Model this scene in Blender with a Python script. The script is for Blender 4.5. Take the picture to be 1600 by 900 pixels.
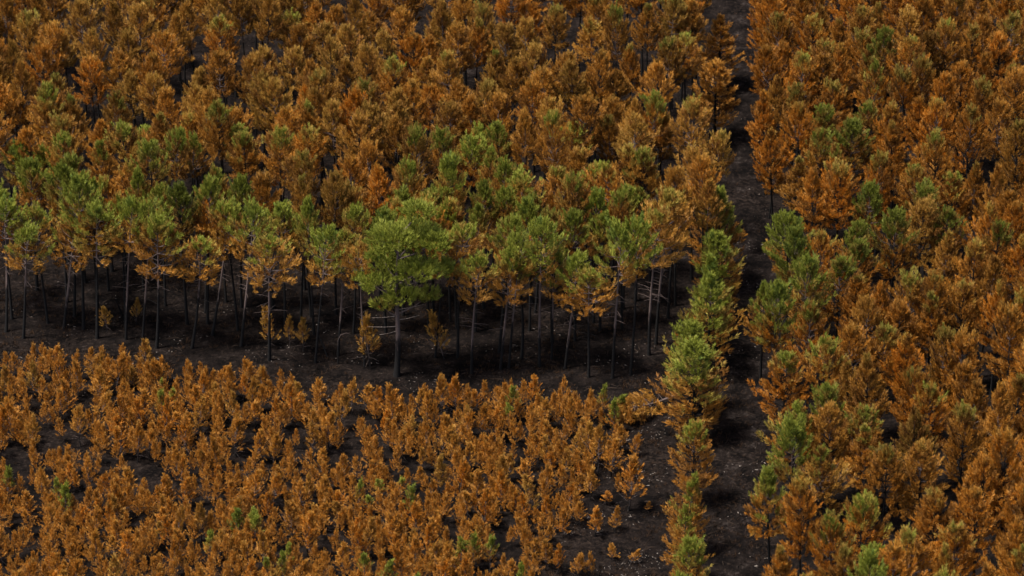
import bpy, math, random
import numpy as np
from mathutils import Vector, Matrix, Euler

R = math.radians
random.seed(11)
rng = np.random.default_rng(11)
scene = bpy.context.scene
for o in list(bpy.data.objects):
    bpy.data.objects.remove(o)

# ------------------------------------------------------------------ camera
PITCH, DIST, HFOV = R(28.0), 333.0, R(15.2)
CAM = Vector((0, -DIST * math.cos(PITCH), DIST * math.sin(PITCH)))
cam_d = bpy.data.cameras.new('camera')
cam = bpy.data.objects.new('camera', cam_d)
scene.collection.objects.link(cam)
cam.location = CAM
cam.rotation_euler = (math.pi / 2 - PITCH, 0, 0)
cam_d.sensor_width = 36.0
cam_d.angle = HFOV
cam_d.clip_start = 1.0
cam_d.clip_end = 9000.0
cam_d.dof.use_dof = True
cam_d.dof.focus_distance = 322.0
cam_d.dof.aperture_fstop = 0.28
scene.camera = cam

# ------------------------------------------------------------------ sky, sun, exposure
SUN_EL, SUN_POS = R(66), Vector((-0.80, -0.30, 0))       # a veiled sun, high and to the left
world = bpy.data.worlds.new('World')
scene.world = world
world.use_nodes = True
wn = world.node_tree
sky = wn.nodes.new('ShaderNodeTexSky')
sky.sky_type = 'NISHITA'
sky.sun_disc = False
sky.sun_elevation = SUN_EL
sky.sun_rotation = math.atan2(SUN_POS.x, SUN_POS.y)
sky.air_density = 1.0
sky.dust_density = 4.0
sky.ozone_density = 0.6
bg = wn.nodes['Background']
bg.inputs['Strength'].default_value = 0.05
wn.links.new(sky.outputs[0], bg.inputs['Color'])
sd = bpy.data.lights.new('sun', 'SUN')
sd.energy = 2.0
sd.angle = R(10)
sd.color = (1.0, 0.95, 0.87)
sun = bpy.data.objects.new('sun', sd)
scene.collection.objects.link(sun)
sv = SUN_POS.normalized() * math.cos(SUN_EL) + Vector((0, 0, math.sin(SUN_EL)))
sun.rotation_euler = (-sv).to_track_quat('-Z', 'Y').to_euler()
sun.location = (0, 0, 200)
vs = scene.view_settings
vs.view_transform = 'Standard'
vs.look = 'None'
vs.gamma = 1.0
vs.use_curve_mapping = False
vs.exposure = 1.75
scene.cycles.max_bounces = 4
scene.cycles.diffuse_bounces = 1
scene.cycles.transmission_bounces = 2

# ------------------------------------------------------------------ pixel <-> ground
FPX = 800.0 / math.tan(HFOV / 2)
FWD = Vector((0, math.cos(PITCH), -math.sin(PITCH)))
UP = Vector((0, math.sin(PITCH), math.cos(PITCH)))
def at(px, py, z=0.0):
    """the point at height z that a pixel of the 1600 x 900 photograph looks at"""
    d = Vector(((px - 800) / FPX, 0, 0)) + FWD + UP * ((450 - py) / FPX)
    t = (z - CAM.z) / d.z
    return CAM + d * t
def px_of(p):
    v = Vector(p) - CAM
    k = v.dot(FWD)
    return 800 + FPX * v.x / k, 450 - FPX * v.dot(UP) / k
def height_to(p, py):
    """height of a vertical thing standing at p whose top shows at row py"""
    lo, hi = 0.2, 40.0
    for _ in range(40):
        m = (lo + hi) / 2
        if px_of((p[0], p[1], m))[1] > py: lo = m
        else: hi = m
    return lo

def relief(x, y):
    return (0.16 * np.sin(x * 0.21 + 1.3) * np.cos(y * 0.17) + 0.10 * np.sin(x * 0.05 + y * 0.31)
            + 0.05 * np.sin(x * 1.15 + 0.6 * np.sin(y * 0.8)) * np.sin(y * 0.9 + 2))

# ------------------------------------------------------------------ materials
def newmat(name):
    m = bpy.data.materials.new(name)
    m.use_nodes = True
    m.node_tree.nodes.clear()
    return m, m.node_tree.nodes, m.node_tree.links
def node(ns, t, **kw):
    n = ns.new(t)
    for k, v in kw.items():
        setattr(n, k, v)
    return n
def math_n(ns, ls, op, a, b=None, c=None, clamp=False):
    n = node(ns, 'ShaderNodeMath', operation=op, use_clamp=clamp)
    for i, v in enumerate((a, b, c)):
        if v is None: continue
        if isinstance(v, (int, float)): n.inputs[i].default_value = v
        else: ls.new(v, n.inputs[i])
    return n.outputs[0]
def mix_c(ns, ls, f, a, b, blend='MIX'):
    n = node(ns, 'ShaderNodeMix', data_type='RGBA', blend_type=blend)
    for i, v in ((0, f), (6, a), (7, b)):
        if isinstance(v, (int, float)): n.inputs[i].default_value = v
        elif isinstance(v, tuple): n.inputs[i].default_value = (*v, 1) if len(v) == 3 else v
        else: ls.new(v, n.inputs[i])
    return n.outputs[2]
def smooth(ns, ls, v, a, b):
    n = node(ns, 'ShaderNodeMapRange', interpolation_type='SMOOTHSTEP')
    ls.new(v, n.inputs[0])
    n.inputs[1].default_value = a
    n.inputs[2].default_value = b
    return n.outputs[0]
def noise(ns, ls, co, scale, detail=4, rough=0.6):
    n = node(ns, 'ShaderNodeTexNoise')
    n.inputs['Scale'].default_value = scale
    n.inputs['Detail'].default_value = detail
    n.inputs['Roughness'].default_value = rough
    ls.new(co, n.inputs['Vector'])
    return n.outputs['Fac']

def needle_material():
    m, ns, ls = newmat('pine_needles')
    at_t = node(ns, 'ShaderNodeAttribute', attribute_name='tint')
    sep = node(ns, 'ShaderNodeSeparateColor')
    ls.new(at_t.outputs['Color'], sep.inputs[0])
    rnd, hgt, tip, br = sep.outputs[0], sep.outputs[1], sep.outputs[2], at_t.outputs['Alpha']
    gr = node(ns, 'ShaderNodeAttribute', attribute_type='OBJECT', attribute_name='green').outputs['Fac']
    hue = node(ns, 'ShaderNodeAttribute', attribute_type='OBJECT', attribute_name='hue').outputs['Fac']
    val = node(ns, 'ShaderNodeAttribute', attribute_type='OBJECT', attribute_name='tone').outputs['Fac']
    # how far the needles are still alive: the top of the crown first
    k = math_n(ns, ls, 'MULTIPLY', gr, 4.0, clamp=True)
    n_ = math_n(ns, ls, 'ADD', math_n(ns, ls, 'MULTIPLY', math_n(ns, ls, 'SUBTRACT', br, 0.5), 0.55), math_n(ns, ls, 'MULTIPLY', math_n(ns, ls, 'SUBTRACT', rnd, 0.5), 0.30))
    a = math_n(ns, ls, 'ADD', math_n(ns, ls, 'ADD', hgt, gr), math_n(ns, ls, 'MULTIPLY', n_, k))
    live = smooth(ns, ls, a, 0.88, 1.46)
    scorch = mix_c(ns, ls, hue, (0.385, 0.210, 0.038), (0.475, 0.164, 0.013))
    scorch = mix_c(ns, ls, smooth(ns, ls, rnd, 0.55, 1.0), scorch, (0.560, 0.285, 0.072))
    scorch = mix_c(ns, ls, smooth(ns, ls, br, 0.40, 0.05), scorch, (0.250, 0.108, 0.022))
    green = mix_c(ns, ls, rnd, (0.140, 0.165, 0.016), (0.280, 0.290, 0.042))
    green = mix_c(ns, ls, smooth(ns, ls, br, 0.35, 0.0), green, (0.130, 0.180, 0.032))
    mid = mix_c(ns, ls, rnd, (0.270, 0.205, 0.034), (0.380, 0.270, 0.060))
    c = mix_c(ns, ls, smooth(ns, ls, live, 0.0, 0.55), scorch, mid)
    c = mix_c(ns, ls, smooth(ns, ls, live, 0.45, 1.0), c, green)
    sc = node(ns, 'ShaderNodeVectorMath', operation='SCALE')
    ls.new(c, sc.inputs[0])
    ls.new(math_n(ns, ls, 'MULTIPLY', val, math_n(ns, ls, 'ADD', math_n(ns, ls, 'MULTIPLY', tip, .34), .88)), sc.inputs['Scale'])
    p = node(ns, 'ShaderNodeBsdfPrincipled')
    ls.new(sc.outputs[0], p.inputs['Base Color'])
    p.inputs['Roughness'].default_value = 0.6
    p.inputs['Specular IOR Level'].default_value = 0.25
    t = node(ns, 'ShaderNodeBsdfTranslucent')
    ls.new(sc.outputs[0], t.inputs['Color'])
    mx = node(ns, 'ShaderNodeMixShader')
    mx.inputs[0].default_value = 0.14
    ls.new(p.outputs[0], mx.inputs[1])
    ls.new(t.outputs[0], mx.inputs[2])
    out = node(ns, 'ShaderNodeOutputMaterial')
    ls.new(mx.outputs[0], out.inputs[0])
    return m

def bark_material():
    m, ns, ls = newmat('charred_bark')
    tc = node(ns, 'ShaderNodeTexCoord')
    sp = node(ns, 'ShaderNodeSeparateXYZ')
    ls.new(tc.outputs['Object'], sp.inputs[0])
    char = node(ns, 'ShaderNodeAttribute', attribute_type='OBJECT', attribute_name='char').outputs['Fac']
    mp = node(ns, 'ShaderNodeMapping')
    mp.inputs['Scale'].default_value = (6, 6, 1.3)
    ls.new(tc.outputs['Object'], mp.inputs[0])
    n1 = noise(ns, ls, mp.outputs[0], 1.0, 3)
    n2 = noise(ns, ls, mp.outputs[0], 5.0, 4)
    z = math_n(ns, ls, 'SUBTRACT', sp.outputs[2], char)
    z = math_n(ns, ls, 'ADD', z, math_n(ns, ls, 'MULTIPLY', math_n(ns, ls, 'SUBTRACT', n1, 0.5), 4.5))
    f = smooth(ns, ls, z, -0.5, 0.9)
    bark = mix_c(ns, ls, n2, (0.075, 0.050, 0.045), (0.200, 0.150, 0.135))
    coal = mix_c(ns, ls, n2, (0.006, 0.006, 0.006), (0.022, 0.020, 0.020))
    c = mix_c(ns, ls, f, coal, bark)
    p = node(ns, 'ShaderNodeBsdfPrincipled')
    ls.new(c, p.inputs['Base Color'])
    p.inputs['Roughness'].default_value = 0.9
    p.inputs['Specular IOR Level'].default_value = 0.1
    b = node(ns, 'ShaderNodeBump')
    b.inputs['Strength'].default_value = 0.6
    b.inputs['Distance'].default_value = 0.03
    ls.new(n2, b.inputs['Height'])
    ls.new(b.outputs[0], p.inputs['Normal'])
    out = node(ns, 'ShaderNodeOutputMaterial')
    ls.new(p.outputs[0], out.inputs[0])
    return m

def ground_material(name, pale):
    m, ns, ls = newmat(name)
    geo = node(ns, 'ShaderNodeNewGeometry')
    co = geo.outputs['Position']
    big = noise(ns, ls, co, 0.09, 4, 0.6)
    mid = noise(ns, ls, co, 0.55, 5, 0.65)
    fine = noise(ns, ls, co, 3.2, 5, 0.7)
    grit = noise(ns, ls, co, 11.0, 3, 0.7)
    c = mix_c(ns, ls, smooth(ns, ls, mid, 0.38, 0.62), (0.0046, 0.0040, 0.0040), (0.0120, 0.0092, 0.0083))
    c = mix_c(ns, ls, smooth(ns, ls, math_n(ns, ls, 'MULTIPLY', fine, math_n(ns, ls, 'ADD', big, 0.5)), 0.50, 0.72), c, (0.0230, 0.0165, 0.0135))
    ash = smooth(ns, ls, math_n(ns, ls, 'ADD', math_n(ns, ls, 'MULTIPLY', mid, 0.55), math_n(ns, ls, 'MULTIPLY', fine, 0.45)), 0.56 - pale, 0.66 - pale)
    c = mix_c(ns, ls, math_n(ns, ls, 'MULTIPLY', ash, 0.65), c, (0.040, 0.032, 0.029))
    fl = smooth(ns, ls, grit, 0.64 - pale * 0.4, 0.70)
    c = mix_c(ns, ls, math_n(ns, ls, 'MULTIPLY', math_n(ns, ls, 'MULTIPLY', fl, smooth(ns, ls, mid, 0.40, 0.65)), 0.8), c, (0.11, 0.088, 0.075))
    p = node(ns, 'ShaderNodeBsdfPrincipled')
    ls.new(c, p.inputs['Base Color'])
    p.inputs['Roughness'].default_value = 0.95
    p.inputs['Specular IOR Level'].default_value = 0.0
    b = node(ns, 'ShaderNodeBump')
    b.inputs['Strength'].default_value = 1.0
    b.inputs['Distance'].default_value = 0.12
    ls.new(math_n(ns, ls, 'ADD', fine, math_n(ns, ls, 'MULTIPLY', grit, 0.4)), b.inputs['Height'])
    ls.new(b.outputs[0], p.inputs['Normal'])
    out = node(ns, 'ShaderNodeOutputMaterial')
    ls.new(p.outputs[0], out.inputs[0])
    return m

def plain_noise_material(name, ca, cb, scale):
    m, ns, ls = newmat(name)
    geo = node(ns, 'ShaderNodeNewGeometry')
    n = noise(ns, ls, geo.outputs['Position'], scale, 3)
    c = mix_c(ns, ls, smooth(ns, ls, n, 0.35, 0.65), ca, cb)
    p = node(ns, 'ShaderNodeBsdfPrincipled')
    ls.new(c, p.inputs['Base Color'])
    p.inputs['Roughness'].default_value = 0.9
    p.inputs['Specular IOR Level'].default_value = 0.0
    out = node(ns, 'ShaderNodeOutputMaterial')
    ls.new(p.outputs[0], out.inputs[0])
    return m

M_NEEDLE = needle_material()
M_BARK = bark_material()
M_GROUND = ground_material('burnt_ground', 0.0)
M_TRACK = ground_material('burnt_track', 0.03)
M_CHIP = plain_noise_material('ash_and_bleached_wood', (0.06, 0.048, 0.042), (0.30, 0.255, 0.225), 1.7)
M_STICK = plain_noise_material('charred_sticks', (0.005, 0.0045, 0.0045), (0.028, 0.020, 0.016), 0.9)
M_GREY = plain_noise_material('bare_grey_wood', (0.17, 0.13, 0.11), (0.30, 0.25, 0.22), 3.0)

# ------------------------------------------------------------------ mesh helpers
def mesh_np(name, V, F, mat, tint=None, smooth_sh=False):
    me = bpy.data.meshes.new(name)
    V = np.asarray(V, dtype=np.float32)
    F = np.asarray(F, dtype=np.int32)
    k = F.shape[1]
    me.vertices.add(len(V))
    me.vertices.foreach_set('co', V.ravel())
    me.loops.add(F.size)
    me.loops.foreach_set('vertex_index', F.ravel())
    me.polygons.add(len(F))
    me.polygons.foreach_set('loop_start', np.arange(0, F.size, k, dtype=np.int32))
    me.polygons.foreach_set('loop_total', np.full(len(F), k, dtype=np.int32))
    if smooth_sh:
        me.polygons.foreach_set('use_smooth', np.ones(len(F), dtype=bool))
    me.materials.append(mat)
    me.update(calc_edges=True)
    if tint is not None:
        a = me.color_attributes.new('tint', 'FLOAT_COLOR', 'POINT')
        a.data.foreach_set('color', np.asarray(tint, dtype=np.float32).ravel())
    return me

def link(name, data, parent=None):
    o = bpy.data.objects.new(name, data)
    scene.collection.objects.link(o)
    if parent is not None: o.parent = parent
    return o

class Tubes:
    """tapered tubes along polylines, collected into one quad mesh"""
    def __init__(s): s.V, s.F, s.n = [], [], 0
    def add(s, pts, rad, sides=6):
        pts = np.asarray(pts, float)
        m = len(pts)
        d = np.gradient(pts, axis=0)
        d /= np.linalg.norm(d, axis=1)[:, None] + 1e-9
        ref = np.array([0.31, 0.95, 0.02]) if abs(d[0][2]) > 0.6 else np.array([0.0, 0.05, 1.0])
        u = np.cross(d, ref); u /= np.linalg.norm(u, axis=1)[:, None] + 1e-9
        v = np.cross(d, u)
        an = np.arange(sides) * 2 * math.pi / sides
        rad = np.asarray(rad, float)
        ring = pts[:, None, :] + rad[:, None, None] * (np.cos(an)[None, :, None] * u[:, None, :] + np.sin(an)[None, :, None] * v[:, None, :])
        s.V.append(ring.reshape(-1, 3))
        for i in range(m - 1):
            for j in range(sides):
                a = s.n + i * sides + j
                b = s.n + i * sides + (j + 1) % sides
                s.F.append((a, a + sides, b + sides, b))
        s.n += m * sides
    def mesh(s, name, mat):
        return mesh_np(name, np.concatenate(s.V), s.F, mat, smooth_sh=True)

def unit(a):
    return a / (np.linalg.norm(a, axis=-1, keepdims=True) + 1e-9)

def plumes_to_mesh(name, P, A, L, W, HT, BR, blades, g, C=None):
    """P plume root, A axis, L length, W half spread; each plume is a brush of needle bundles"""
    n = len(P)
    if C is None:
        zc = P[:, 2].min() * .65 + P[:, 2].max() * .35
        C = np.tile(np.array([P[:, 0].mean(), P[:, 1].mean(), zc]), (n, 1))
    ON = P - C
    ON[:, 2] *= .55
    ON = np.repeat(unit(ON), blades, 0)
    P = np.repeat(P, blades, 0); A = np.repeat(unit(A), blades, 0)
    L = np.repeat(L, blades); W = np.repeat(W, blades)
    HT = np.repeat(HT, blades); BR = np.repeat(BR, blades)
    RN = np.repeat(g.random(n), blades)
    N = len(P)
    s = g.random(N) ** 0.85
    side = unit(np.cross(A, unit(g.normal(size=(N, 3)))))
    root = P + A * (s * L)[:, None] + side * (W * 0.15 * g.random(N))[:, None]
    spread = 0.35 + 0.75 * (1 - s)
    dirn = unit(A * (0.9 + 0.3 * g.random(N))[:, None] + side * spread[:, None] * (0.6 + 0.6 * g.random(N))[:, None])
    ln = W * (0.85 + 0.5 * g.random(N))
    tip = root + dirn * ln[:, None]
    tip[:, 2] -= 0.04 * ln * (1 - s)
    nrm = unit(.55 * ON + .75 * unit(side * (.4 + spread[:, None]) + A * (s - .2)[:, None]) + .50 * unit(g.normal(size=(N, 3))) + np.array([0, 0, .25]))
    wd = unit(np.cross(dirn, nrm)) * (0.019 + 0.016 * g.random(N))[:, None]
    V = np.stack([root - wd, root + wd, tip + wd * 0.55], 1).reshape(-1, 3)
    F = np.arange(3 * N).reshape(N, 3)
    T = np.zeros((N, 3, 4))
    T[:, :, 0] = np.clip(RN * 0.7 + 0.3 * g.random(N), 0, 1)[:, None]
    T[:, :, 1] = HT[:, None]
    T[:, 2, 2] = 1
    T[:, :, 3] = BR[:, None]
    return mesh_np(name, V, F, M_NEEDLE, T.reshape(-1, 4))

# ------------------------------------------------------------------ tree prototypes (meshes only)
def pine_meshes(seed, H=12.0, cb=0.52, rad=2.0, whorl=0.50, per=5, droop=0.0, tr=0.15, shape='round', blades=20, shoots=11, plume=0.54, stubs=6, steep=0, taper=0.2, ragged=0.0, nl=0.24):
    g = np.random.default_rng(seed)
    tb = Tubes()
    bx, by = g.normal(0, 0.22, 2)
    ph = g.random() * 6.28
    def axis(z):
        t = z / H
        return np.array([bx * math.sin(t * 2.6 + ph) - bx * math.sin(ph) , by * math.sin(t * 2.2 + ph * 1.7) - by * math.sin(ph * 1.7), z])
    zs = np.linspace(-0.25, H * 0.985, 15)
    pts = [axis(z) for z in zs]
    rr = tr * (1 - 0.86 * np.clip(zs / H, 0, 1)) * np.where(zs < 0.3, 1.25, 1.0)
    tb.add(pts, rr, 8)
    z0 = cb * H
    CL = H - z0
    P, A, L, W, HT, BR = [], [], [], [], [], []
    lobes = [(g.random() * 6.28, g.random(), 0.6 + 0.5 * g.random()) for _ in range(5)]
    z = z0 + g.random() * 0.3
    while z < H - 0.25:
        t = (z - z0) / CL
        if shape == 'round':
            prof = (0.62 + 0.38 * math.sin(min(1, t / 0.38) * math.pi / 2)) * (1 - max(0, (t - 0.30) / 0.72) ** 1.9)
        elif shape == 'cone':
            prof = (0.70 + 0.30 * min(1, t / 0.18)) * (1 - max(0, (t - 0.12) / 0.90) ** 1.05)
        else:
            prof = 1.0 - abs(t - 0.55) * 0.9
        az0 = g.random() * 6.28
        k = per if t < 0.8 else per - 1
        for i in range(k):
            az = az0 + i * 6.283 / k + g.normal(0, 0.25)
            lo = 1.0
            for la, lt, lw in lobes:
                da = math.cos(az - la)
                lo += 0.26 * max(0, da) * math.exp(-((t - lt) / 0.22) ** 2) * lw
            if g.random() < 0.08: continue
            ln = rad * prof * lo * (0.70 + 0.38 * g.random())
            ln = max(ln * (1 + ragged * g.normal()), 0.18)
            el0 = R(8 + steep + 50 * t ** 1.1 + g.normal(0, 8)) - droop * (1 - t)
            h = np.array([math.cos(az), math.sin(az), 0])
            b = axis(z)
            up = np.array([0, 0, 1.0])
            p0 = b
            p1 = b + ln * 0.5 * (h * math.cos(el0) + up * math.sin(el0))
            el1 = min(R(78), el0 + R(18 + 22 * t))
            p2 = p1 + ln * 0.5 * (h * math.cos(el1) + up * math.sin(el1))
            r0 = 0.016 + 0.016 * ln
            tb.add([p0, p1, p2], [r0, r0 * 0.7, r0 * 0.3], 3)
            brv = g.random()
            sidev = np.array([-h[1], h[0], 0])
            ns = max(3, int(round(shoots * (0.45 + 0.55 * ln / rad))))
            for q in range(ns):
                u = 0.30 + 0.70 * (q + g.random()) / ns
                c = p0 + (p1 - p0) * (u * 2) if u < 0.5 else p1 + (p2 - p1) * (u * 2 - 1)
                off = g.normal(0, 0.30) * (0.45 + u * 0.4) * min(1.0, ln)
                c = c + sidev * off + up * g.normal(0.0, 0.12)
                ax = h * (0.50 + 0.25 * g.random()) * (1 - 0.45 * t) + sidev * (off * 0.7 + g.normal(0, 0.18)) + up * (0.62 + 0.55 * t + 0.25 * g.random())
                l = plume * (0.65 + 0.6 * g.random()) * (1 - taper * t)
                P.append(c); A.append(ax); L.append(l); W.append(nl * (0.9 + 0.4 * g.random()))
                HT.append((c[2] + 0.4 * l - z0) / CL); BR.append(brv)
        z += whorl * (0.8 + 0.4 * g.random()) * (1.0 if t < 0.7 else 0.8)
    top = axis(H * 0.97)
    for q in range(4):
        P.append(top - np.array([0, 0, 0.25 * q])); A.append(np.array([g.normal(0, 0.2), g.normal(0, 0.2), 1.0])); L.append(plume); W.append(0.26); HT.append(1.0); BR.append(g.random())
    for q in range(stubs):                                            # bare dead snags under the crown
        zz = z0 * (0.55 + 0.45 * g.random()); az = g.random() * 6.28
        h = np.array([math.cos(az), math.sin(az), -0.1 + 0.3 * g.random()])
        b = axis(zz); l = 0.4 + 1.0 * g.random()
        tb.add([b, b + h * l * 0.5, b + h * l + np.array([0, 0, -0.08])], [0.022, 0.016, 0.007], 3)
    P, A, L, W, HT, BR = map(np.array, (P, A, L, W, HT, BR))
    crown = plumes_to_mesh('crown', P, A, L, W, np.clip(HT, 0, 1.05), BR, blades, g)
    trunk = tb.mesh('trunk', M_BARK)
    return trunk, crown

STAND = [pine_meshes(100 + i, cb=0.60 + 0.06 * random.random(), rad=1.75 + 0.35 * random.random(), shape=['round', 'round', 'cone'][i % 3], blades=25) for i in range(12)]
BROAD = [pine_meshes(200 + i, H=11.0, cb=0.42 + 0.06 * random.random(), rad=2.15 + 0.35 * random.random(), whorl=0.55, shape=['round', 'round', 'cone'][i % 3], blades=26, shoots=12) for i in range(10)]
OPEN = [pine_meshes(300 + i, cb=0.60 + 0.07 * random.random(), rad=1.95 + 0.35 * random.random(), whorl=0.60, per=5, tr=0.135, droop=0.20, blades=25, shoots=10, stubs=12) for i in range(9)]
YOUNG = [pine_meshes(400 + i, H=3.6, cb=0.16 + 0.12 * random.random(), rad=0.60 + 0.25 * random.random(), whorl=0.30, per=4, tr=0.05, shape='cone', blades=20, shoots=3, plume=0.54, stubs=4, steep=16, taper=0.35, ragged=0.35, nl=0.17) for i in range(14)]
SMALL = [pine_meshes(450 + i, H=3.6, cb=0.14 + 0.1 * random.random(), rad=0.58 + 0.25 * random.random(), whorl=0.32, per=4, tr=0.05, shape='cone', blades=11, shoots=3, plume=0.54, stubs=0, steep=18, taper=0.35, ragged=0.35, nl=0.20) for i in range(10)]
LINEP = [pine_meshes(500 + i, H=9.0, cb=0.14 + 0.06 * random.random(), rad=2.1 + 0.3 * random.random(), whorl=0.52, shape=['round', 'cone'][i % 2], blades=21, stubs=2) for i in range(5)]

# ------------------------------------------------------------------ ground
xs = np.concatenate([np.linspace(-3000, -90, 14)[:-1], np.linspace(-90, 90, 241), np.linspace(90, 3000, 14)[1:]])
ys = np.concatenate([np.linspace(-700, -85, 10)[:-1], np.linspace(-85, 130, 261), np.linspace(130, 5200, 20)[1:]])
GX, GY = np.meshgrid(xs, ys)
fade = np.clip((140 - np.maximum(np.abs(GX) - 0, np.abs(GY - 20))) / 40, 0, 1)
GZ = relief(GX, GY) * fade
nx, ny = len(xs), len(ys)
V = np.stack([GX.ravel(), GY.ravel(), GZ.ravel()], 1)
idx = np.arange(nx * ny).reshape(ny, nx)
F = np.stack([idx[:-1, :-1].ravel(), idx[:-1, 1:].ravel(), idx[1:, 1:].ravel(), idx[1:, :-1].ravel()], 1)
go = link('ground', mesh_np('ground', V, F, M_GROUND, smooth_sh=True))
go['kind'] = 'structure'
def gz(x, y):
    return float(relief(x, y))

# the firebreak track between the two stands: sandy strip with two worn ruts
TL = [(1112, 980), (1118, 880), (1126, 760), (1134, 640), (1140, 520), (1148, 400), (1150, 300), (1146, 200), (1138, 100), (1132, 0), (1128, -60)]
TR = [(1212, 980), (1206, 880), (1203, 760), (1200, 640), (1200, 520), (1200, 400), (1198, 300), (1190, 200), (1180, 100), (1172, 0), (1166, -60)]
tv, tf = [], []
NS = 90
def along(pl, k):
    u = k * (len(pl) - 1)
    i = min(int(u), len(pl) - 2)
    f = u - i
    return pl[i][0] * (1 - f) + pl[i + 1][0] * f, pl[i][1] * (1 - f) + pl[i + 1][1] * f
for s in range(NS + 1):
    a, b = at(*along(TL, s / NS)), at(*along(TR, s / NS))
    for j in range(13):
        f = j / 12
        p = a.lerp(b, f)
        rut = -0.09 * math.exp(-((f - 0.30) / 0.07) ** 2) - 0.09 * math.exp(-((f - 0.72) / 0.07) ** 2)
        edge = 0.045 - 0.10 * (abs(f - 0.5) * 2) ** 8
        x = p.x + 0.25 * math.sin(s * 0.9 + j) * (abs(f - 0.5) * 2) ** 6
        tv.append((x, p.y, gz(x, p.y) + edge + rut * 0.4 + 0.01 * math.sin(s * 2.1 + j)))
for s in range(NS):
    for j in range(12):
        a = s * 13 + j
        tf.append((a, a + 1, a + 14, a + 13))
tr_o = link('dirt_track', mesh_np('dirt_track', tv, tf, M_TRACK, smooth_sh=True))
tr_o['kind'] = 'structure'

# ------------------------------------------------------------------ planting
COUNT = {}
def tree(name, label, group, pair, loc, h, H0, wscale=1.0, green=0.0, hue=0.5, tone=1.0, char=6.0, lean=(0, 0), rz=None, category='pine tree'):
    e = bpy.data.objects.new(name, None)
    scene.collection.objects.link(e)
    e.empty_display_size = 0.5
    e.location = (loc[0], loc[1], gz(loc[0], loc[1]) - 0.02)
    e.rotation_euler = (lean[1], lean[0], 0)
    s = h / H0
    e['label'] = label
    e['category'] = category
    if group: e['group'] = group
    if rz is None: rz = random.random() * 6.283
    w = s * wscale
    for nm, me in (('trunk', pair[0]), ('crown', pair[1])):
        o = bpy.data.objects.new(nm, me)
        scene.collection.objects.link(o)
        o.parent = e
        o.rotation_euler = (0, 0, rz)
        o.scale = (w, w, s)
        o['green'] = float(green); o['hue'] = float(hue); o['tone'] = float(tone); o['char'] = float(char)
    COUNT[name] = COUNT.get(name, 0) + 1
    return e

def parse(t):
    out = []
    for w in t.split():
        v = [float(q) for q in w.split(',')]
        out.append((v[0], v[1], v[2] if len(v) > 2 else 0.0))
    return out

# tops of the crowns in the stand behind the open row: column, row, share of the crown still green
LEFT = parse('''
1104,250 5,5 65,-8 47,27 125,10 180,8 215,17 250,8 285,8 322,-8 345,-12 380,-14 72,50 98,48 150,55 137,73 190,77 205,55 235,42 283,33 350,37
255,55 15,65 60,75 30,95 230,90 340,85 310,110 395,92 145,105 100,118,.2 80,135,.3 200,115 182,142,.25 235,122 258,142 295,140 330,147 5,130
30,160 65,170,.15 115,155,.15 345,172,.2 370,178 240,185,.15 193,203,.35 217,212,.4 50,195 110,190,.1 150,185 305,178,.1 265,214,.4 303,212,.4 383,207,.35
445,-5 500,0 465,22 525,15 560,0 410,0 580,20 625,18 668,20 695,8 718,-5 760,15,.1 738,32 470,50 495,42 522,62 555,50 602,55 410,82 447,84
490,100 590,82 648,62 668,57 715,52 790,52 552,95 625,100 597,112 662,95 710,90 765,83 408,125 434,132 475,138 497,120 570,125 615,135 647,135
677,137 716,130 760,125,.05 795,95 508,146 545,145 627,162 582,170 522,172 481,164,.15 460,178 705,167 738,155 773,150 430,202,.2 477,205,.12
552,192 622,190 650,204,.3 692,204,.35 740,202,.45 787,202,.45 500,208
835,8 868,14,.1 815,40 890,18,.1 932,0,.1 927,28,.15 967,16,.2 980,42,.15 1012,14,.1 1040,0 1068,-6 1088,4 835,76 870,88 897,92 930,90 990,77,.12
1050,66,.15 1075,66 1030,98 803,97 852,112 962,112 922,124 882,122 1042,124 865,154 907,152 835,137 950,160 982,162 1012,154,.3 1078,168,.1
830,182 868,187,.25 905,204,.25 848,209,.2 957,192,.1 1033,180 1062,192 1118,210,.06 988,184
27,232,.65 45,252,.55 75,227,.45 95,220,.3 122,243,.5 165,232,.3 92,264,.55 117,282,.7 142,282,.75 32,292,.6 105,307,.8 5,300,.5 65,318,.35
215,268,.65 237,232,.5 270,237,.55 190,255,.2 283,292,.65 315,290,.5 345,263,.35 370,282,.65 390,212,.3 330,225,.1 160,280,.2 185,310,.3 250,300,.3
420,273 480,282,.1 520,273 545,247 590,256,.05 575,224 560,291 418,300,.35 440,327,.6 485,316,.75 548,326,.5 470,237,.1 445,235 600,331,.75 627,299,.5
660,260,.65 642,257,.3 715,241,.6 698,272,.5 735,222,.5 755,279,.65 790,261,.45 712,326,.25 742,328,.55 795,301,.5 675,300,.4 770,240,.4
803,271,.3 832,281,.3 837,302,.4 828,322,.7 872,271,.15 893,276,.25 925,271,.25 957,256,.25 992,240,.1 930,299,.75 940,332,.65 975,306,.25
1020,241,.35 1040,276,.25 1048,306,.1 900,335,.6 870,225 920,235,.05 945,215 1005,228,.05 1085,240 1105,286 1060,262 780,350,.45 815,367,.6
''')
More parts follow.
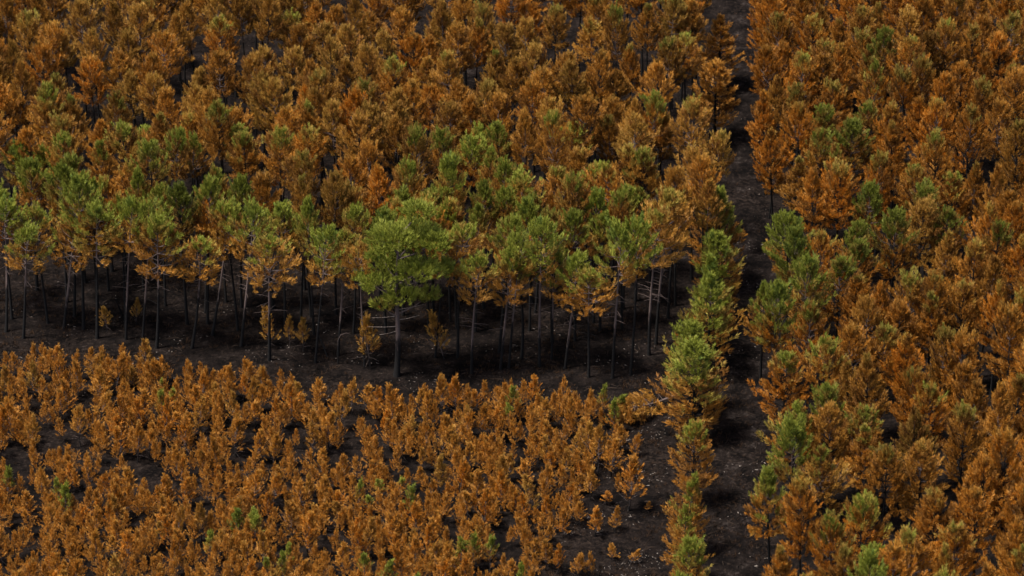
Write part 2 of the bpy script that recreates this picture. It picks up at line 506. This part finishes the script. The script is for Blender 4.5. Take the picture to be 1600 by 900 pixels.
# the stand on the other side of the track
RIGHT = parse('''
1192,-5 1217,0 1242,10,.2 1215,24,.12 1262,-4 1280,10,.05 1195,42 1268,36 1240,50 1330,0 1345,20 1372,10 1320,36,.08 1402,-5 1450,0 1420,25 1475,35,.15
1540,27 1585,30 1500,-10 1560,-15 1385,48,.35 1353,58,.1 1425,64,.12 1455,52 1525,50,.08 1562,56 1592,62 1365,77,.22 1392,82,.3 1290,70,.12 1226,70 1203,77
1252,88 1283,88 1316,78,.05 1340,94,.08 1376,99,.35 1445,100,.1 1416,116,.1 1502,107 1474,118 1550,92 1578,102 1215,120 1242,140 1305,138,.1 1270,147
1396,165 1408,141 1450,152,.05 1438,132 1540,136 1514,132 1587,118 1287,166,.4 1246,168,.05 1362,164,.25 1330,192,.5 1402,192,.08 1416,207,.12 1462,163
1440,186 1520,176 1562,166 1592,190 1192,150 1195,122 1212,200 1235,203 1285,207,.25 1465,212 1508,203 1258,250 1280,272 1316,237,.25 1375,252,.15 1312,272,.08
1432,266,.15 1490,276,.25 1522,260,.08 1548,256 1540,316 1355,297,.7 1452,302,.35 1400,333,.5 1412,364,.65 1485,337,.35 1555,350,.25 1575,302 1345,352,.45
1440,322 1235,335,.8 1244,358,.85 1293,371,.1 1335,377,.4 1267,402,.6 1472,367,.08 1555,372 1590,366 1520,382 1592,322 1315,407,.4
1218,446,.75 1193,445,.6 1340,427 1372,440 1396,443 1424,436 1460,431 1511,444 1470,466 1540,402 1560,440 1595,466 1582,492 1360,474 1410,477
1335,516 1376,513 1416,516 1473,521 1506,531 1226,477,.6 1266,482,.25 1287,536,.25 1225,558,.25 1256,562 1366,558,.08 1330,562 1434,584 1511,572
1460,613 1590,591 1296,604,.5 1566,613 1510,607 1236,628,.45 1267,642,.5 1245,664,.8 1300,642 1346,644,.25 1364,674,.2 1393,662 1432,652 1506,647 1576,689 1532,716
1441,697,.05 1381,702,.1 1211,731,.6 1292,697,.3 1256,757,.1 1226,747 1350,777,.35 1465,772 1536,767 1596,762 1451,714,.08
1232,862 1267,867 1306,812,.25 1366,850,.5 1346,872,.65 1431,830,.15 1497,817 1480,857 1531,882 1581,817 1597,867 1402,867 1320,862
1250,905,.1 1290,925 1340,930,.3 1385,920 1430,905 1470,915 1510,925 1560,915 1590,930
''')
def clamp(v, a, b): return max(a, min(b, v))
for q in range(30):
    LEFT.append((15 + q * 34 + random.uniform(-10, 10), random.uniform(292, 345), random.choice((.15, .3, .45, .5))))
RIGHT = [(max(x, 1200) if y < 230 else x, y, g) for x, y, g in RIGHT]
for q in range(8):
    LEFT.append((-20 + random.uniform(-6, 6), 15 + q * 42, .5 if q > 5 else 0.0))
for q in range(17):
    RIGHT.append((1622 + random.uniform(-6, 6), 10 + q * 54, 0.0))
for yy, off in ((-30, 0), (-58, 26)):
    for q in range(-20, 1640, 54):
        xx = q + off + random.uniform(-12, 12)
        if xx < 1098: LEFT.append((xx, yy + random.uniform(-8, 8), 0.0))
        elif xx > 1185: RIGHT.append((xx, yy + random.uniform(-8, 8), 0.0))
used = []
def spaced(p, d):
    for q in used:
        if (q[0] - p[0]) ** 2 + (q[1] - p[1]) ** 2 < d * d: return False
    used.append((p[0], p[1]))
    return True

def look(g, hue, tone, pointed, wide, where, border):
    col = 'deep brown' if tone < .84 else ('rusty red-orange' if hue > .62 else ('pale tan-orange' if tone > 1.0 and hue < .5 else 'plain orange'))
    sh = ('broad ' if wide > 1.04 else 'narrow ' if wide < .97 else '') + ('pointed' if pointed else 'rounded')
    if g < 0.04: nm, a = 'scorched_pine', '%s scorched pine with %s crown' % (col, sh)
    elif g < 0.2: nm, a = 'scorched_pine', '%s scorched pine, %s crown, greenish tip' % (col, sh)
    elif g < 0.48: nm, a = 'green_topped_pine', 'pine with green top over orange, %s crown' % sh
    else: nm, a = 'green_topped_pine', 'mostly green pine with %s crown' % sh
    lb = a + ', ' + where + (' bordering the track' if border else '')
    return nm, lb, lb.replace('pine ', 'pines ', 1)

# ---- the open row along the edge: base column, base row, top column, top row, green share, width factor
ROW = [(37, 530, 45, 362, .6, 1.0), (10, 520, 8, 326, .7, 1.05), (75, 505, 62, 330, .45, .95), (100, 515, 107, 345, .5, 1.0), (152, 530, 158, 325, .6, 1.15), (197, 532, 205, 318, .7, .9),
       (223, 535, 235, 322, .55, .85), (245, 545, 250, 345, .42, 1.1), (300, 545, 313, 382, .25, 1.05), (332, 525, 350, 327, .5, 1.0), (377, 543, 395, 330, .62, 1.0), (421, 565, 425, 375, .38, 1.15),
       (470, 505, 468, 345, .55, .9), (493, 570, 505, 362, .72, .95), (528, 558, 540, 372, .3, .9), (570, 575, 560, 385, .15, .8), (680, 560, 700, 372, .3, .8), (737, 584, 748, 405, .45, .95),
       (715, 560, 735, 362, .4, 1.0), (782, 576, 797, 394, .5, .95), (795, 574, 812, 372, .55, .85), (843, 572, 846, 350, .8, 1.05), (862, 560, 872, 388, .75, .8), (883, 575, 899, 400, .68, .95), (920, 590, 928, 428, .42, .95), (957, 592, 968, 362, .75, 1.05),
       (985, 588, 987, 352, .85, .95), (1014, 555, 1030, 336, .12, 1.1), (1025, 537, 1042, 306, .10, 1.1)]
BIGX = 620
left_side = sorted([r for r in ROW if r[0] < BIGX], key=lambda r: -r[0])
right_side = sorted([r for r in ROW if r[0] > BIGX], key=lambda r: r[0])
ORD = ['first', 'second', 'third', 'fourth', 'fifth', 'sixth', 'seventh', 'eighth', 'ninth', 'tenth', 'eleventh', 'twelfth', 'thirteenth', 'fourteenth', 'fifteenth', 'sixteenth', 'seventeenth', 'eighteenth']
for side, rows in (('away from track', left_side), ('toward track', right_side)):
    for k, (xb, yb, xt, yt, g, w) in enumerate(rows):
        p = at(xb, yb)
        used.append((p.x, p.y))
        h = height_to(p, yt)
        q = at(xt, yt, h)
        lean = math.atan2(q.x - p.x, h)
        lk = 'all orange' if g < 0.2 else ('green-topped' if g < 0.6 else 'mostly green')
        tree('open_row_pine', '%s slender open-row pine, %s from the broad green pine %s' % (lk, ORD[k], side), 'slender pines of the open row',
             OPEN[(k * 5 + (2 if rows is left_side else 0)) % len(OPEN)], p, h, 12.0, 12.0 / h * w * 1.02, g, 0.15 + 0.3 * random.random(), 1.0 + 0.12 * random.random(), 2.5 + 5.0 * random.random(), (lean, random.gauss(0, .015)))

# ---- the close stand
for k, (x, y, g) in enumerate(LEFT):
    if y > 295: h = 11.6 + random.gauss(0, .5)
    else: h = 11.8 + random.gauss(0, .95)
    p = at(x, y, h)
    if not spaced(p, 1.45): continue
    if g == 0 and random.random() < .15: g = random.uniform(.08, .16)
    hue = clamp(random.gauss(.42, .30), 0, 1); tone = random.uniform(.70, 1.16) * (.62 if random.random() < .05 else 1); wd = random.uniform(.88, 1.16); v = (k * 7 + k // 12) % len(STAND)
    nm, lb, gp = look(g, hue, tone, v % 3 == 2, wd, 'in close stand', x > 1040)
    tree(nm, lb, gp, STAND[v], p, h, 12.0, 12.0 / h * wd * .88, g, hue, tone, random.uniform(7, 11), (random.gauss(0, .02), random.gauss(0, .02)))
# ---- the stand across the track
for k, (x, y, g) in enumerate(RIGHT):
    h = 10.3 + random.gauss(0, .6)
    p = at(x, y, h)
    if not spaced(p, 1.75): continue
    if g == 0 and random.random() < .38: g = random.uniform(.08, .18)
    hue = clamp(random.gauss(.75, .26), 0, 1); tone = random.uniform(.64, 1.06) * (.62 if random.random() < .05 else 1); wd = random.uniform(.9, 1.12); v = (k * 7 + k // 10) % len(BROAD)
    nm, lb, gp = look(g, hue, tone, v % 3 == 2, wd, 'in stand across the track', x < 1235)
    if x < 1235: lb = lb.replace('across the track bordering', 'across and bordering'); gp = gp.replace('across the track bordering', 'across and bordering')
    tree(nm, lb, gp, BROAD[v], p, h, 11.0, 11.0 / h * wd * .86, g, hue, tone, random.uniform(6, 10), (random.gauss(0, .02), random.gauss(0, .02)))
for (x, y, h, w, g, lb) in [(1205, 250, 5.8, 1.05, .1, 'small orange pine alone on the track edge with a yellowing tip'), (1420, 770, 4.6, .75, 0, 'narrow orange sapling pine standing low among the tall pines across the track'),
                            (1576, 513, 6.0, .8, 0, 'short pointed orange pine in a dark gap of the stand across the track'), (1590, 566, 5.0, .8, 0, 'stunted orange pine at the foot of taller pines across the track')]:
    p = at(x, y, h)
    tree('small_pine', lb, None, BROAD[int(x) % len(BROAD)], p, h, 11.0, w, g, .6, .9, 6)

# ---- the single line of pines beside the track
LINE = [(1123, 28, 7.6, 1.05, 0, 'all orange'), (1120, 98, 7.8, 1.1, 0, 'all orange'), (1120, 302, 9.3, 1.0, .5, 'green-headed'), (1124, 362, 8.4, .98, .72, 'green'), (1112, 408, 9.0, .95, .8, 'green'),
        (1106, 438, 9.2, 1.1, .75, 'bushy green'), (1082, 512, 8.2, .95, .62, 'green-topped'), (1088, 538, 8.8, 1.22, .62, 'broad green-topped'), (1086, 662, 7.2, 1.02, .38, 'half orange'), (1076, 742, 7.0, .9, .5, 'half green'),
        (1068, 792, 6.8, .85, .48, 'half green'), (1076, 846, 7.0, .95, .55, 'half green'), (1062, 905, 7.2, .9, .5, 'half green')]
for k, (x, y, h, w, g, lk) in enumerate(LINE):
    p = at(x, y, h)
    used.append((p.x, p.y))
    tree('trackside_pine', '%s pine in the single line beside the track, %s from its far end' % (lk, ORD[k]), 'single line of pines beside the track',
         LINEP[(k * 3 + 1) % len(LINEP)], p, h, 9.0, 9.0 / h * w * (1.12 if k < 8 else .88), g - (.08 if k > 7 else 0), .55, 1.0, 6, (random.gauss(0, .02), random.gauss(0, .02)))

# ---- the broad green pine
def broad_green():
    g = np.random.default_rng(77)
    base = at(620, 590)
    h = height_to(base, 345)
    tb = Tubes()
    def ax(z): return np.array([0.55 * (z / h) ** 2 + 0.12 * math.sin(z * 0.5), 0.10 * math.sin(z * .4), z])
    zs = np.linspace(-0.3, h * 0.93, 16)
    tb.add([ax(z) for z in zs], 0.27 * (1 - 0.8 * np.clip(zs / h, 0, 1)) * np.where(zs < 0.3, 1.3, 1), 10)
    s = 17.2
    # lobes of foliage: centre column and row in the photograph, depth in metres, radii
    lob = [(592, 460, -.6, 1.6, 1.3, .62), (572, 454, .3, 0.8, .8, .4), (615, 400, -.5, 2.3, 1.9, 1.5), (648, 395, .9, 2.4, 2.0, 1.7), (676, 405, -.3, 1.7, 1.8, 1.5), (655, 445, -1.3, 2.3, 1.5, 1.0),
           (690, 440, .7, 1.2, 1.3, .9), (630, 480, -1.0, 1.7, 1.2, .6), (655, 362, .5, 1.5, 1.3, 1.0), (600, 425, .8, 1.6, 1.5, 1.1), (625, 440, 1.8, 1.8, 1.5, .9), (600, 492, -.4, 1.0, .8, .35), (670, 478, .4, 1.1, 1.0, .4)]
    P, A, L, W, HT, BR = [], [], [], [], [], []
    for (lx, ly, dy, ra, rb, rc) in lob:
        cx = (lx - 628) / s * .88 + .45
        ra, rc = ra * .84, rc * .74
        cz = (590 - ly) / (s * math.cos(PITCH)) - dy * math.tan(PITCH)
        c = np.array([cx, dy, cz])
        zj = max(h * .38, cz - 1.4)
        j = ax(zj)
        mid = (j + c) / 2 + np.array([0, 0, -0.15])
        tb.add([j, mid, c], [0.09, 0.06, 0.02], 5)
        n = int(84 * ra * (rc + .4))
        for q in range(n):
            d = unit(g.normal(size=3))
            if d[2] < -0.45: d[2] *= -0.6
            rr = 0.55 + 0.5 * g.random()
            pnt = c + d * np.array([ra, rb, rc]) * rr
            P.append(pnt); A.append(d * np.array([.8, .8, .3]) + np.array([0, 0, .75 + .2 * g.random()])); L.append(.35 + .3 * g.random()); W.append(.24 + .1 * g.random())
            HT.append(.30 + .62 * min(1, max(0, (cz + d[2] * rc - h * .40) / (h * .22)))); BR.append(np.clip(.5 + g.normal(0, .16), 0, 1))
    P, A, L, W, HT, BR = map(np.array, (P, A, L, W, HT, BR))
    e = bpy.data.objects.new('broad_pine', None); scene.collection.objects.link(e)
    e.location = (base.x, base.y, gz(base.x, base.y))
    e['label'] = 'broad bushy pine with a wide bright green crown and thick trunk'
    e['category'] = 'pine tree'
    t = link('trunk', tb.mesh('trunk', M_BARK), e)
    c = link('crown', plumes_to_mesh('crown', P, A, L, W, HT, BR, 26, g), e)
    for o in (t, c):
        o['green'] = 0.84; o['hue'] = .3; o['tone'] = .98; o['char'] = 3.2
    for (z, sx, l, el) in [(4.6, -1, 2.5, .05), (5.2, 1, 1.8, .35), (5.6, -1, 2.1, -.05), (4.2, -1, 1.5, -.12), (6.2, 1, 2.2, .25)]:
        b = Tubes(); o0 = ax(z)
        k = g.normal(0, .35)
        b.add([o0, o0 + np.array([sx * l * .5, k * .5, el * l * .4]), o0 + np.array([sx * l, k, el * l * .8 + .1])], [.035, .024, .009], 4)
        link('dead_branch', b.mesh('dead_branch', M_GREY), e)
broad_green()

# ---- understory saplings and dead wood between the trunks of the open row
for (xb, yb, xt, yt, w, lb) in [(168, 518, 168, 482, 1.05, 'small pale orange sapling under the open row, farthest from the broad green pine'), (213, 508, 218, 472, .95, 'thin faded orange sapling pine between two charred trunks'), (422, 545, 424, 487, 1.0, 'orange sapling pine with double head in front of the drooping pine'),
                                (454, 540, 454, 500, .8, 'short narrow orange sapling pine beside a taller bright one'), (474, 552, 476, 502, .85, 'bright orange flame-shaped sapling pine under the open row'), (578, 575, 578, 500, .85, 'tall yellow-brown sapling pine next to the broad green pine, away from the track'),
                                (694, 562, 694, 496, .85, 'slim yellow-brown sapling pine next to the broad green pine, toward the track')]:
    p = at(xb, yb); h = height_to(p, yt)
    tree('young_pine', lb, 'sapling pines under the open row', YOUNG[int(xb) % len(YOUNG)], p, h, 3.6, w * 1.15, 0.0, .1, 1.0, .5)

def bent_sapling():
    b = at(528, 572)
    tb = Tubes()
    tb.add([(0, 0, -.1), (.05, 0, 1.2), (.05, 0, 2.2), (.3, 0, 2.75), (.75, .05, 2.9), (1.1, .1, 2.75)], [.06, .05, .04, .03, .02, .008], 6)
    o = link('bent_sapling', tb.mesh('bent_sapling', M_BARK)); o.location = (b.x, b.y, gz(b.x, b.y)); o['char'] = 2.2
    o['label'] = 'dead charred sapling bent over at its tip, bare of needles'; o['category'] = 'dead tree'
bent_sapling()
for (x0, y0, x1, y1, hh, r, lb) in [(512, 560, 496, 522, 2.0, .09, 'charred dead stem leaning over beside a bright orange sapling under the open row'), (196, 505, 181, 470, 3.0, .09, 'thin charred stem leaning out from the foot of a pine')]:
    a = at(x0, y0); b = at(x1, y1, hh)
    v = b - a
    tb = Tubes(); tb.add([(0, 0, -.1), (v.x * .5, v.y * .5, v.z * .5), (v.x, v.y, v.z)], [r, r * .8, r * .4], 6)
    o = link('leaning_stem', tb.mesh('leaning_stem', M_BARK)); o.location = (a.x, a.y, gz(a.x, a.y)); o['char'] = 9.0
    o['label'] = lb; o['category'] = 'dead tree'

# ---- fallen pine at the corner of the young plantation
def fallen():
    root = at(1052, 628); tipp = at(972, 664)
    d = (tipp - root); ln = d.length
    pair = pine_meshes(555, H=7.2, cb=.34, rad=1.45, whorl=.42, tr=.11, shape='round', blades=20, shoots=8)
    e = bpy.data.objects.new('fallen_pine', None); scene.collection.objects.link(e)
    e.location = (root.x, root.y, gz(root.x, root.y) + .35)
    e.rotation_euler = (0, R(80), math.atan2(d.y, d.x))
    e['label'] = 'toppled orange pine lying on the ground with its bare trunk pointing to the track'
    e['category'] = 'fallen tree'
    sc = max(ln / 7.2, .6)
    for nm, me in zip(('trunk', 'crown'), pair):
        o = link(nm, me, e); o.scale = (.95, .95, sc)
        o['green'] = .0; o['hue'] = .25; o['tone'] = 1.05; o['char'] = -3.0
fallen()

# ------------------------------------------------------------------ the young plantation
def top_edge(x):                                    # row of the first sapling bases for a column
    K = [(-80, 585), (0, 580), (60, 590), (150, 592), (250, 610), (400, 618), (480, 640), (540, 655), (620, 655), (720, 640), (800, 640), (900, 645), (960, 668), (1000, 690)]
    for (a, ya), (b, yb) in zip(K, K[1:]):
        if a <= x <= b: return ya + (yb - ya) * (x - a) / (b - a) - (22 if x < 480 else 14)
    return 692
GAPS = [(235, 745, 42, 34), (95, 690, 26, 22), (22, 720, 18, 40), (25, 830, 26, 34), (215, 815, 26, 26), (380, 690, 16, 26), (560, 640, 30, 12), (700, 640, 34, 12), (610, 870, 22, 22), (740, 810, 24, 22), (790, 860, 30, 24), (130, 640, 14, 20),
        (420, 640, 24, 12), (330, 800, 16, 20), (505, 845, 18, 18), (60, 660, 14, 20), (270, 690, 18, 12), (840, 760, 14, 18), (900, 880, 40, 40), (140, 880, 16, 20), (560, 700, 14, 18), (645, 770, 12, 16)]
def allowed(x, y):
    if y < top_edge(x): return False
    for (cx, cy, a, b) in GAPS:
        if ((x - cx) / a) ** 2 + ((y - 22 - cy) / b) ** 2 < .55: return False
    right = 985 - max(0, (y - 690)) * .62
    if x > right: return False
    return True
LONE = [(982, 800, 722, 1.25), (992, 712, 680, .75), (955, 745, 690, 1.1), (935, 740, 672, 1.0), (920, 770, 748, .6), (905, 760, 725, .8), (922, 785, 738, .8), (945, 790, 770, .9), (890, 800, 765, 1.0), (905, 825, 790, .85), (930, 840, 800, 1.2), (960, 832, 795, .7),
        (855, 850, 815, .8), (880, 842, 800, .8), (820, 840, 805, .7), (835, 880, 842, .85), (852, 890, 848, .95), (872, 895, 852, .9), (902, 895, 865, 1.0), (958, 875, 852, .9), (985, 880, 858, .7), (1012, 800, 785, .6), (900, 905, 868, .9), (918, 900, 862, .7), (968, 770, 742, .7)]
kept = []
def sapling(x, y, h, w, g, lone=False):
    p = at(x, y)
    k = random.randrange(len(YOUNG))
    hue = clamp(random.gauss(.68, .28), 0, 1); tone = random.uniform(.84, 1.16)
    sz = 'tall' if h > 3.0 else ('low' if h < 2.5 else 'middling')
    col = 'dull brown' if tone < .95 else ('vivid orange' if hue > .6 else 'tan-orange')
    bs = 'bushy' if w > 1.0 else 'slim'
    where = 'on bare ground at the plantation edge' if lone else ('in first ranks facing open row' if y < top_edge(x) + 28 else 'in dense young plantation')
    lb = '%s %s %s young pine%s %s' % (sz, bs, col, ' with green needles left' if g > .2 else '', where)
    gr = lb.replace('young pine', 'young pines')
    tree('young_pine', lb, gr, YOUNG[k], p, h, 3.6, w * 3.6 / h * (0.55 + .45 * h / 3.6), g, hue, tone, .7, (random.gauss(.03, .035), random.gauss(0, .03)), category='young pine')
for (x, yb, yt, w) in LONE:
    p = at(x, yb); kept.append((p.x, p.y))
    sapling(x, yb, height_to(p, yt), w, 0, True)
GREENS = [(365, 805, .75), (405, 800, .5), (560, 760, .5), (575, 755, .4), (655, 765, .5), (585, 850, .45), (775, 855, .6), (30, 735, .5), (95, 765, .5), (105, 830, .5), (515, 890, .6), (430, 870, .4), (640, 890, .5), (330, 850, .4), (950, 605, .5), (70, 655, .35), (815, 625, .4), (790, 620, .4), (260, 600, .35), (830, 895, .5), (590, 895, .5), (20, 690, .4), (610, 760, .35), (725, 850, .4)]
tries = 0
NY = 300 - len(LONE) - 7
made = 0
while made < NY and tries < 40000:
    tries += 1
    x = random.uniform(-25, 990); y = random.uniform(575, 965)
    if not allowed(x, y): continue
    p = at(x, y)
    dmin = .95 if tries < 15000 else .8
    if any((p.x - a) ** 2 + (p.y - b) ** 2 < dmin * dmin for a, b in kept): continue
    kept.append((p.x, p.y))
    h = clamp(random.gauss(2.75, .5), 1.8, 4.2)
    tx, ty = px_of((p.x, p.y, h))
    g = 0.0
    for (gx_, gy_, gv) in GREENS:
        if abs(tx - gx_) < 20 and abs(ty - gy_) < 22: g = gv + .1
    sapling(x, y, h, random.uniform(.85, 1.15), g)
    made += 1
def sapling_mass(n):
    cv = []
    for tr_, cr_ in SMALL:
        v = np.empty(len(cr_.vertices) * 3, np.float32); cr_.vertices.foreach_get('co', v)
        t = np.empty(len(cr_.vertices) * 4, np.float32); cr_.color_attributes['tint'].data.foreach_get('color', t)
        cv.append((v.reshape(-1, 3), t.reshape(-1, 4)))
    Vs, Ts = [], []
    tr2, m = 0, 0
    while m < n and tr2 < 60000:
        tr2 += 1
        x = random.uniform(-25, 990); y = random.uniform(575, 965)
        if not allowed(x, y): continue
        p = at(x, y)
        if any((p.x - a) ** 2 + (p.y - b) ** 2 < .24 for a, b in kept): continue
        kept.append((p.x, p.y))
        v, t = cv[random.randrange(len(cv))]
        f = random.uniform(.48, .74); an = random.random() * 6.28
        Mr = np.array([[math.cos(an), -math.sin(an), 0], [math.sin(an), math.cos(an), 0], [0, 0, 1]])
        Vs.append((v * np.array([f * 1.05, f * 1.05, f])) @ Mr.T + np.array([p.x, p.y, gz(p.x, p.y)])); Ts.append(t)
        m += 1
    V_ = np.concatenate(Vs)
    o = link('young_pine_undergrowth', mesh_np('young_pine_undergrowth', V_, np.arange(len(V_)).reshape(-1, 3), M_NEEDLE, np.concatenate(Ts)))
    o['kind'] = 'stuff'; o['label'] = 'low scorched orange saplings filling in between the young plantation pines'
    o['green'] = 0.0; o['hue'] = .75; o['tone'] = .95
sapling_mass(760)
print('PLANTED', COUNT, 'young tries', tries)

# ------------------------------------------------------------------ litter: bleached chips and charred sticks
def scatter(name, n, region, size, mat, long=1.0, label=None, clus=0.0):
    Vs, Fs = [], []
    k = 0
    i = 0
    while i < n:
        x, y, wgt = region()
        p = at(x, y)
        if 0.5 + .3 * math.sin(p.x * .63 + 2 * math.sin(p.y * .37)) + .3 * math.sin(p.y * .95 + 1.5 * math.sin(p.x * .31)) + random.gauss(0, .12) < clus: continue
        i += 1
        L_ = size * math.exp(random.gauss(0, .55)) * long; w = size * random.uniform(.3, .7) / max(1, long * .7); hgt = size * random.uniform(.12, .4)
        a = random.random() * 6.28
        ca, sa = math.cos(a), math.sin(a)
        zz = gz(p.x, p.y) + (0.045 if 1120 < x < 1200 else 0.0)
        tl = random.gauss(0, .12) * L_
        for (u, v, z_) in ((-1, -.8, 0), (1, -1, 0), (.9, 1, 0), (-1, .7, 0), (-.8, -.5, 1), (.8, -.6, 1), (.7, .7, 1), (-.7, .5, 1)):
            lx, ly = u * L_ * .5, v * w * .5
            Vs.append((p.x + lx * ca - ly * sa, p.y + lx * sa + ly * ca, zz - .02 + z_ * (hgt + .02) + u * tl * .5))
        for f in ((4, 5, 6, 7), (0, 1, 5, 4), (1, 2, 6, 5), (2, 3, 7, 6), (3, 0, 4, 7)):
            Fs.append(tuple(k + q for q in f))
        k += 8
    o = link(name, mesh_np(name, Vs, Fs, mat)); o['kind'] = 'stuff'
    if label: o['label'] = label
    return o
def reg_chips():
    r = random.random()
    if r < .40: return random.uniform(-20, 1060), random.triangular(420, 640, 590), 1
    if r < .50:
        k = random.random() * .6; a, b = along(TL, k), along(TR, k)
        f = random.random(); return a[0] + (b[0] - a[0]) * f, a[1] + random.gauss(0, 3), 1
    if r < .84: return random.triangular(830, 1060, 1000), random.uniform(640, 920), 1
    return random.uniform(-20, 1620), random.uniform(-20, 930), 1
scatter('wood_chips', 1200, reg_chips, .075, M_CHIP, 1.4, 'pale ash flakes and bleached wood chips strewn over burnt ground', .68)
def reg_sticks():
    r = random.random()
    if r < .5: return random.uniform(-20, 1060), random.uniform(400, 660), 1
    if r < .75: return random.uniform(830, 1210), random.uniform(600, 920), 1
    return random.uniform(-20, 1620), random.uniform(-20, 930), 1
scatter('charred_twigs', 5200, reg_sticks, .20, M_STICK, 2.2, 'charred twigs and burnt scrub remains littering the forest floor')

# burnt heather and bracken: brown and black tufts standing in the ash
def scrub(n):
    m = plain_noise_material('burnt_scrub', (0.010, 0.008, 0.007), (0.060, 0.034, 0.020), 0.7)
    Vs = []
    i = 0
    while i < n:
        x, y, _ = reg_sticks()
        p = at(x, y)
        if .5 + .35 * math.sin(p.x * .41 + 2.2 * math.sin(p.y * .29)) + .3 * math.sin(p.y * .8 + p.x * .2) + random.gauss(0, .2) < .45: continue
        i += 1
        z0 = gz(p.x, p.y)
        hh = random.uniform(.12, .42)
        for b in range(9):
            a = random.random() * 6.28; r = random.random() * .22
            bx, by = p.x + r * math.cos(a), p.y + r * math.sin(a)
            ox, oy = random.gauss(0, .16), random.gauss(0, .16)
            w = random.uniform(.012, .03); wa = random.random() * 3.14
            Vs += [(bx - w * math.cos(wa), by - w * math.sin(wa), z0 - .03), (bx + w * math.cos(wa), by + w * math.sin(wa), z0 - .03), (bx + ox, by + oy, z0 + hh * random.uniform(.5, 1.1))]
    o = link('burnt_scrub', mesh_np('burnt_scrub', Vs, np.arange(len(Vs)).reshape(-1, 3), m))
    o['kind'] = 'stuff'; o['label'] = 'burnt brown and black heather tufts on the charred forest floor'
scrub(5000)
